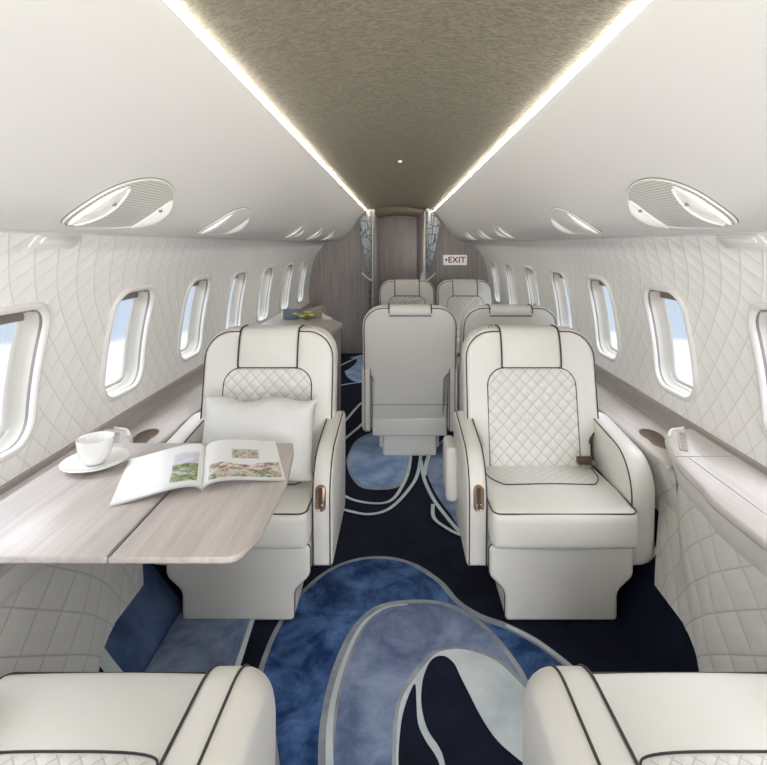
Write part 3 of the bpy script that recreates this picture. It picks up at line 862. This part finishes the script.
for k in range(1, 4):
    mk_page(1, 'page', -.0012*k, paper, None, 20, 4, .0012*k); mk_page(-1, 'page', -.0012*k, paper, None, 20, 4, .0012*k)

# pillow
px_, pz_ = -.545, .588
mb = MB(); n, m = 44, 30; W2, H2 = .222, .148
rows_f, rows_b = [], []
def pil(u, v, s):
    # u,v in -1..1
    k = (1-abs(u)**3.2)*(1-abs(v)**3.2); th = .070*max(0, k)**.55
    x = u*W2*(1-.05*(1-v*v)); z = v*H2*(1-.05*(1-u*u))+(.010*math.sin(u*6)*abs(v)**3)
    w = .006*math.sin(u*11+v*3)*abs(v)**2*max(0, 1-abs(u))+.004*noise.noise(Vector((u*3, v*3, s)))
    w *= min(1, max(0, k)*4)
    y = s*(th+w)
    tilt = .30
    zz = z*math.cos(tilt)-y*math.sin(tilt)*0
    return (px_+x, 1.945+y+(z)*tilt, pz_+zz)
for j in range(m+1):
    v = -1+2*j/m
    rows_f.append([pil(-1+2*i/n, v, -1) for i in range(n+1)]); rows_b.append([pil(-1+2*i/n, v, 1) for i in range(n+1)])
mb.grid(rows_f); mb.grid(rows_b)
tag(mb.build('throw_pillow', pillowm, sharp=80), 'silvery white satin pillow leaning on the left seat back behind the table', 'pillow')

# ------------------------------------------------------------------ oval service panels on the headliner
def hp_at(s):   # arc length along headliner from wall side
    acc = 0
    for a, b in zip(HPd, HPd[1:]):
        l = math.hypot(b[0]-a[0], b[1]-a[1])
        if acc+l >= s:
            t = (s-acc)/l; return (a[0]+(b[0]-a[0])*t, a[1]+(b[1]-a[1])*t), (-(b[1]-a[1])/l, (b[0]-a[0])/l)
        acc += l
    return HPd[-1], (0, -1)
def surf(u, s, sgn, dep):
    p, nrm = hp_at(s); q = head_pt(u, p, sgn)
    # inward normal (down/inboard)
    nx, nz = nrm
    return (q[0]+sgn*(nx)*dep*0 - sgn*abs(nx)*dep, q[1], q[2]-abs(nz)*dep)
def oval_panel(u, s, sgn, a, b, full, label, name='service_panel'):
    c = surf(u, s, sgn, 0)
    root = empty(name, c, label, 'ceiling panel', 'oval ceiling service panels')
    def E(t, k=1.0, a_=a, b_=b):
        uu = a_*k*math.cos(t); ss = b_*k*math.sin(t)
        ss += -.10*uu*0
        return (uu, ss)
    def inside(uu, ss): return (uu/a)**2+(ss/b)**2
    # rim
    mb = MB(); pts = [surf(u+E(t)[0], s+E(t)[1], sgn, .003) for t in [2*pi*i/64 for i in range(64)]]
    mb.tube(pts, .0028, True, n=8); rim = mb.build('rim', whitep, root)
    mb = MB(); pts = [surf(u+E(t, 1.025)[0], s+E(t, 1.025)[1], sgn, .0005) for t in [2*pi*i/64 for i in range(64)]]
    mb.tube(pts, .0018, True, n=6); mb.build('shadow_gap', gasket, rim)
    # grille face
    mb = MB(); K = 10; prev = [mb.vert(surf(u, s, sgn, .006))]*1
    mb.uv[prev[0]] = (u, s); rings = []
    for k in range(1, K+1):
        ring = []
        for i in range(64):
            e = E(2*pi*i/64, k/K*.99); v = mb.vert(surf(u+e[0], s+e[1], sgn, .006-.003*(k/K)**2)); mb.uv[v] = (u+e[0], s+e[1]); ring.append(v)
        rings.append(ring)
    for i in range(64): mb.face((prev[0], rings[0][i], rings[0][(i+1) % 64]))
    for k in range(K-1): mb.bridge(rings[k], rings[k+1])
    mb.build('grille' if full else 'cover', grille if full else headmat, root, sharp=80)
    # lens blisters at both ends: circle clipped by the oval
    for e, rad in ((-1, b*.95), (1, b*.72)):
        mb = MB(); lc = e*(a-.01*(e < 0)) * .93; rings = []
        for k in range(7):
            ring = []
            for i in range(40):
                t = 2*pi*i/40; uu = lc+rad*k/6*math.cos(t)*.72; ss = rad*k/6*math.sin(t)
                q = inside(uu, ss)
                if q > .90: f = math.sqrt(.90/q); uu *= f; ss *= f
                ring.append(surf(u+uu, s+ss, sgn, .0075+.010*(1-(k/6)**2)))
            rings.append(mb.ring(ring))
        for k in range(6): mb.bridge(rings[k], rings[k+1])
        ln = mb.build('lamp_lens', lens, root, sharp=80)
        if full:
            mb = MB(); mb.tube([surf(u+uu, s+ss, sgn, .009) for uu, ss in [(lc-e*.72*rad*math.cos(t), rad*math.sin(t)) for t in [(-60+120*i/14)*pi/180 for i in range(15)]] if inside(uu, ss) < .9] or [surf(u, s, sgn, 0), surf(u+.001, s, sgn, 0)], .0035); mb.build('lens_rim', whitep, ln)
            mb = MB(); c2 = surf(u+e*a*.62, s+.03, sgn, .014); mb.sbox(c2[0]-.004, c2[0]+.004, c2[1]-.005, c2[1]+.005, c2[2]-.004, c2[2]+.004, .002, 2); mb.build('switch', gasket, ln)
    return root
for sgn, side in ((-1, 'left'), (1, 'right')):
    oval_panel(1.30, .272, sgn, .185, .118, True, 'nearest and largest oval ceiling panel with perforated grille and two lenses, %s side' % side)
    oval_panel(2.08, .262, sgn, .17, .105, False, 'second oval ceiling panel from the camera, smooth faced, %s side' % side)
    for q, uu in enumerate((3.45, 4.2, 4.95)):
        oval_panel(uu, .262, sgn, .12, .085, False, 'small far oval ceiling panel, %s side, %s beyond the second' % (side, ('first', 'middle', 'last')[q]))
    # small rounded plate at the wall top
    root = empty('wall_marker_light', wall_pt(1.45, .02, sgn), 'small rounded white light plate at the top of the %s quilted wall' % side, 'light', 'wall marker lights')
    mb = MB(); o = rounded([(-.095, -.008), (.095, -.008), (.095, .042), (-.095, .042)], .012, 5)
    mb.pad(o, lambda a, b, d: wall_pt(1.45+a, .012+b, sgn, -d), [(0, 0), (0, .003), (.002, .004)]); mb.build('plate', whitep, root)
    mb = MB(); o = rounded([(-.07, -.002), (.07, -.002), (.07, .024), (-.07, .024)], .012, 5)
    mb.pad(o, lambda a, b, d: wall_pt(1.45+a, .012+b, sgn, -d), [(0, .004), (0, .007), (.003, .009)]); mb.build('lens', whitep, root)
# ceiling speck
mb = MB(); mb.lathe([(.001, 0), (.008, .001), (.011, .005), (.011, .012)], (.006, 2.97, ceil_z(.006)-.011), 20)
tag(mb.build('smoke_detector', whitep), 'tiny round white detector in the middle of the taupe ceiling', 'detector')

# ------------------------------------------------------------------ forward bulkheads, door, curtains
def bulk(sgn, name, xi):
    pts = [(xi, 0), (FW, 0)]
    out = [(x*T(ENDY), EYE+h) for x, h in [(1.13, -.78)]+[WP[i] for i in range(len(WP)-1, -1, -4)]]
    pts = [(xi, 0), (.9, 0), (1.06, .35)]+out
    hp = [head_pt(ENDY, p, 1) for p in HPd]
    pts += [(p[0]+.004, p[2]+.004) for p in hp[::3] if p[0] > xi+.02]+[(xi, EYE+.44)]
    mb = MB(); R0 = mb.ring([(sgn*x, ENDY, z) for x, z in pts]); R1 = mb.ring([(sgn*x, ENDY+.05, z) for x, z in pts])
    mb.bridge(R0, R1); mb.face(R0); mb.face(R1)
    o = struct(mb.build(name, woodb, sharp=30), 'grey-brown wood veneer bulkhead beside the doorway')
    return o
bulk(-1, 'wall_front_left', .30); bulk(1, 'wall_front_right', .33)
for sgn, nm in ((-1, 'trim_7'), (1, 'trim_8')):
    xe = .315 if sgn < 0 else .268; mb = MB(); R0 = mb.ring([(sgn*.345, ENDY+.05, 0), (sgn*xe, CE-.012, 0), (sgn*(xe+.02), CE-.012, 0), (sgn*.37, ENDY+.05, 0)]); R1 = mb.ring([(sgn*.345, ENDY+.05, EYE+.45), (sgn*xe, CE-.012, EYE+.42), (sgn*(xe+.02), CE-.012, EYE+.42), (sgn*.37, ENDY+.05, EYE+.45)]); mb.bridge(R0, R1); mb.face(R0); mb.face(R1); struct(mb.build(nm, wood('corridor_veneer'+nm, (.34, .315, .30), (.43, .40, .385), (30, 30, 2)), sharp=30))
mb = MB(); mb.box(-.36, .36, CE, CE+.02, 0, EYE+.5); struct(mb.build('wall_front_end', woodd), 'dark wall round the forward door')
root = empty('door_1', (-.02, CE-.04, 0), 'dark brown wood forward door', kind='structure')
mb = MB(); o = rounded([(-.29, 0), (.235, 0), (.235, 1.70), (-.02, 1.742), (-.29, 1.70)], [0, 0, .02, .6, .02], 5)
mb.pad(o, lambda a, b, d: (a, CE-.035+d, b), [(0, 0), (0, .03)]); mb.build('door_panel', woodd, root)
mb = MB(); mb.sbox(.09, .16, CE-.06, CE-.045, .955, .970, .004, 2); mb.lathe([(.001, 0), (.018, 0), (.018, .02), (.001, .02)], (.135, CE-.05, .975), 16); mb.build('door_handle', gasket, root)
mb = MB()
for x in (-.305, .25): mb.box(x-.012, x+.012, CE-.045, CE-.01, 0, 1.71)
mb.build('door_frame', woodd, root)
# seams on bulkheads
mb = MB(); mb.box(-1.05, -.31, ENDY-.003, ENDY, .470, .473); struct(mb.build('trim_9', gasket))
# curtains
def curtain(sgn, side):
    # outboard edge narrows down to the tieback
    def P(px, py): return ((px-PX)*ENDY/F, EYE-(py-PY)*ENDY/F)
    x_in = .33 if sgn > 0 else .335
    root = empty('curtain', (sgn*x_in, ENDY-.06, .05), 'pale curtain with dark crackle lines gathered on the %s side of the doorway' % side, 'curtain', 'doorway curtains')
    mb = MB(); n = 26; rows = []
    xo = .515 if sgn < 0 else .53
    for j in range(41):
        z = 1.735-1.66*j/40
        tz = .92
        if z > tz:
            t = (z-tz)/(1.735-tz); wout = x_in+.02+(xo-x_in-.02)*t**.9
        else: wout = x_in+.022+.02*(tz-z)
        row = []
        for i in range(n+1):
            s = i/n; x = x_in+(wout-x_in)*s
            zz = z
            lim = EYE+.40-(x-.40)*1.15 if x > .40 else 9      # cut by the headliner slope
            if j < 16: zz = min(z, lim-.004*j)
            row.append((sgn*x, ENDY-.055+.014*math.cos(s*pi*7)*(1-.2*s), zz))
        rows.append(row)
    mb.grid(rows); mb.build('curtain_cloth', curt, root, sharp=80)
    mb = MB(); mb.grid([[(sgn*(x_in-.008), ENDY-.07, z), (sgn*(x_in+.006), ENDY-.075, z)] for z in (1.74, 1.2, .05)]); mb.build('border', gasket, root)
    mb = MB(); mb.grid([[(sgn*(x_in-.022), ENDY-.055, z), (sgn*(x_in-.008), ENDY-.07, z)] for z in (1.74, 1.2, .05)]); mb.build('lining', whitep, root)
    if sgn > 0:
        mb = MB(); mb.grid([[(x_in-.02-w_*k_, ENDY-.05+.01*k_, z) for k_ in (0, .5, 1)] for z, w_ in ((1.02, .005), (.98, .035), (.92, .05), (.80, .05), (.05, .05))]); mb.build('lining_fold', whitep, root)
    mb = MB(); mb.tube([(sgn*(x_in-.02), ENDY-.085, .895), (sgn*(x_in+.03), ENDY-.09, .915), (sgn*(x_in+.115), ENDY-.02, .985)], .012, n=8); mb.build('tieback', whitep, root)
curtain(-1, 'left'); curtain(1, 'right')
# EXIT sign
ex, ez = (455-PX)*ENDY/F, EYE-(260-PY)*ENDY/F
root = empty('exit_sign', (ex, ENDY, ez-.06), 'white EXIT sign with red letters on the right wood bulkhead', 'sign')
mb = MB(); mb.sbox(ex-.145, ex+.145, ENDY-.012, ENDY, ez-.062, ez+.062, .004, 2); mb.build('sign_plate', signm, root)
cu = bpy.data.curves.new('exit_text', 'FONT'); cu.body = '\u2022EXIT'; cu.size = .098; cu.align_x = 'CENTER'; cu.align_y = 'CENTER'; cu.extrude = .001; cu.space_character = 1.08; cu.offset = .0022
to = bpy.data.objects.new('tmp', cu); COL.objects.link(to); bpy.context.view_layer.update()
me = bpy.data.meshes.new_from_object(to.evaluated_get(bpy.context.evaluated_depsgraph_get())); bpy.data.objects.remove(to)
me.materials.clear(); me.materials.append(redink)
lt = bpy.data.objects.new('lettering', me); COL.objects.link(lt); lt.parent = root; lt.location = (0, -.0135, .06); lt.rotation_euler = (pi/2, 0, 0)

# ------------------------------------------------------------------ galley credenza left with its things
CZ = .75
root = empty('credenza', (-.75, 3.8, 0), 'grey wood credenza with an angled corner by the left wall behind the seat', 'cabinet')
pl = [(-1.01, 3.30), (-.46, 3.30), (-.42, 3.76), (-.61, 4.15), (-1.01, 4.30)]
mb = MB(); mb.pad(rounded(pl, [0, .02, .02, .02, 0], 4), lambda a, b, d: (a, b, CZ-.03+d), [(0, 0), (0, .027), (.003, .03)]); mb.build('worktop', wood('credenza_top', (.42, .38, .36), (.52, .48, .46), (25, 4, 25)), root)
mb = MB(); mb.pad(offset(pl, -.012), lambda a, b, d: (a, b, .02+d), [(0, 0), (0, CZ-.05)]); bd = mb.build('cabinet_body', woodb, root)
mb = MB(); mb.box(-.445, -.441, 3.45, 3.456, .06, .70); mb.box(-.470, -.466, 3.34, 3.342, .06, .70); mb.build('door_gap', black, bd)
def at(px, py, z): 
    d = F*(EYE-z)/(py-PY); return ((px-PX)*d/F, d)
# blue screen
mb = MB(); d = 3.95; x0, x1 = (283-PX)*d/F, (299-PX)*d/F
root = empty('blue_panel', ((x0+x1)/2, d, CZ), 'upright grey-blue framed panel standing on the credenza by the left wall', 'screen')
mb.sbox(x0, x1, d, d+.02, CZ, EYE-(309-PY)*d/F, .003, 2); mb.build('panel', plain('slate_blue', (.16, .20, .28), .4), root)
mb = MB(); mb.sbox(x0-.012, x0+.0, d-.003, d+.022, CZ, EYE-(309-PY)*d/F+.004, .003, 2); mb.build('frame', whitep, root)
# box lid
bx, by = -.66, 4.0
mb = MB(); w = .085
P = [(bx-w, by-.02, CZ), (bx+w*.75, by-.02, CZ), (bx+w, by+.10, CZ), (bx-w, by+.10, CZ), (bx-w, by-.0, CZ+.05), (bx+w*.5, by-.0, CZ+.09), (bx+w*.7, by+.09, CZ+.10), (bx-w, by+.09, CZ+.06)]
p = [mb.vert(q) for q in P]
for f in ((0, 3, 2, 1), (4, 5, 6, 7), (0, 1, 5, 4), (1, 2, 6, 5), (2, 3, 7, 6), (3, 0, 4, 7)): mb.face([p[i] for i in f])
tag(mb.build('gift_box', plain('taupe_paper', (.30, .27, .24), .5), sharp=30), 'taupe slanted box on the credenza behind the yellow flowers', 'box')
root = empty('flower_bunch', (bx-.03, by-.09, CZ), 'small bunch of yellow-green flowers lying on the credenza', 'flowers')
ym = plain('yellow_petals', (.85, .84, .25), .6, var=.15); gm = plain('green_leaves', (.12, .20, .05), .6)
for k in range(9):
    mb = MB(); fx, fy, fz = bx-.135+.016*k+random.uniform(-.01, .01), by-.085+random.uniform(-.03, .03), CZ+.035+random.uniform(-.008, .022)
    for q in range(7):
        a = 2*pi*q/7; r = .022
        pts = [(fx, fy, fz), (fx+r*math.cos(a-.4), fy+r*math.sin(a-.4), fz+.008), (fx+1.3*r*math.cos(a), fy+1.3*r*math.sin(a), fz+.004), (fx+r*math.cos(a+.4), fy+r*math.sin(a+.4), fz+.008)]
        mb.face(mb.ring(pts))
    mb.sbox(fx-.007, fx+.007, fy-.007, fy+.007, fz-.004, fz+.012, .004, 2)
    mb.build('blossom', ym, root)
mb = MB()
for k in range(12):
    fx = bx-.14+.014*k; mb.tube([(bx-.06, by-.08, CZ+.003), (fx, by-.1+random.uniform(-.02, .03), CZ+.02), (fx, by-.09, CZ+.04)], .003, n=5)
mb.build('stems', gm, root)
mb = MB()
R = mb.ring([(bx+.07, by-.10, CZ+.003), (bx+.13, by-.09, CZ+.004), (bx+.14, by-.02, CZ+.003), (bx+.08, by-.03, CZ+.03)]); mb.face(R)
R2 = mb.ring([(bx+.06, by-.10, CZ+.002), (bx+.08, by-.03, CZ+.03), (bx+.055, by-.0, CZ+.045)]); mb.face(R2)
tag(mb.build('paper_napkin', whitep), 'folded white paper on the credenza right of the flowers', 'paper')

# ------------------------------------------------------------------ light
w = bpy.data.worlds.new('sky'); SC.world = w; w.use_nodes = True; nt = w.node_tree
bg = nt.nodes['Background']
tc = N(nt, 'ShaderNodeTexCoord'); sp = N(nt, 'ShaderNodeSeparateXYZ'); nt.links.new(tc.outputs['Generated'], sp.inputs[0])
nz = N(nt, 'ShaderNodeTexNoise'); nz.inputs['Scale'].default_value = 5; nz.inputs['Detail'].default_value = 5
nt.links.new(tc.outputs['Generated'], nz.inputs['Vector'])
hz = math_(nt, 'ADD', sp.outputs[2], math_(nt, 'MULTIPLY', math_(nt, 'SUBTRACT', nz.outputs['Fac'], .5), .05))
cr = N(nt, 'ShaderNodeValToRGB'); mr = N(nt, 'ShaderNodeMapRange'); mr.inputs['From Min'].default_value = -.4; mr.inputs['From Max'].default_value = .6
nt.links.new(hz, mr.inputs['Value']); nt.links.new(mr.outputs['Result'], cr.inputs[0])
e = cr.color_ramp.elements
e[0].position = 0; e[0].color = (.95, .97, 1.0, 1); e[1].position = .238; e[1].color = (1.05, 1.06, 1.08, 1)
for p_, c_ in ((.244, (.60, .69, .80, 1)), (.45, (.50, .60, .76, 1)), (1.0, (.20, .34, .62, 1))):
    x = e.new(p_); x.color = c_
nt.links.new(cr.outputs[0], bg.inputs[0]); bg.inputs[1].default_value = .78

def area(name, loc, rot, sx, sy, power, col=(1, 1, 1)):
    l = bpy.data.lights.new(name, 'AREA'); l.shape = 'RECTANGLE'; l.size = sx; l.size_y = sy; l.energy = power; l.color = col
    o = bpy.data.objects.new(name, l); COL.objects.link(o); o.location = loc; o.rotation_euler = rot; return o
# soft fill lamp added behind the camera, not a cabin fixture
area('rear_fill_light', (0, -1.3, 1.0), (pi/2, 0, 0), 1.7, 1.1, 46, (1, .985, .96))
# daylight entering through each window
for sgn in (-1, 1):
    area('daylight', (sgn*2.1, 2.8, 2.0), (0, sgn*math.radians(52), 0), 1.0, 8.5, 200, (.96, .98, 1))
# lamp added out of sight behind the right bulkhead to brighten the door
area('door_fill_light', (.30, 6.45, 1.25), (pi/2, 0, pi/8), .08, .5, 3, (1, .95, .88))
cy_ = SC.cycles
cy_.use_denoising = True
cy_.max_bounces = 10; cy_.diffuse_bounces = 6; cy_.transparent_max_bounces = 12
cy_.sample_clamp_indirect = 6
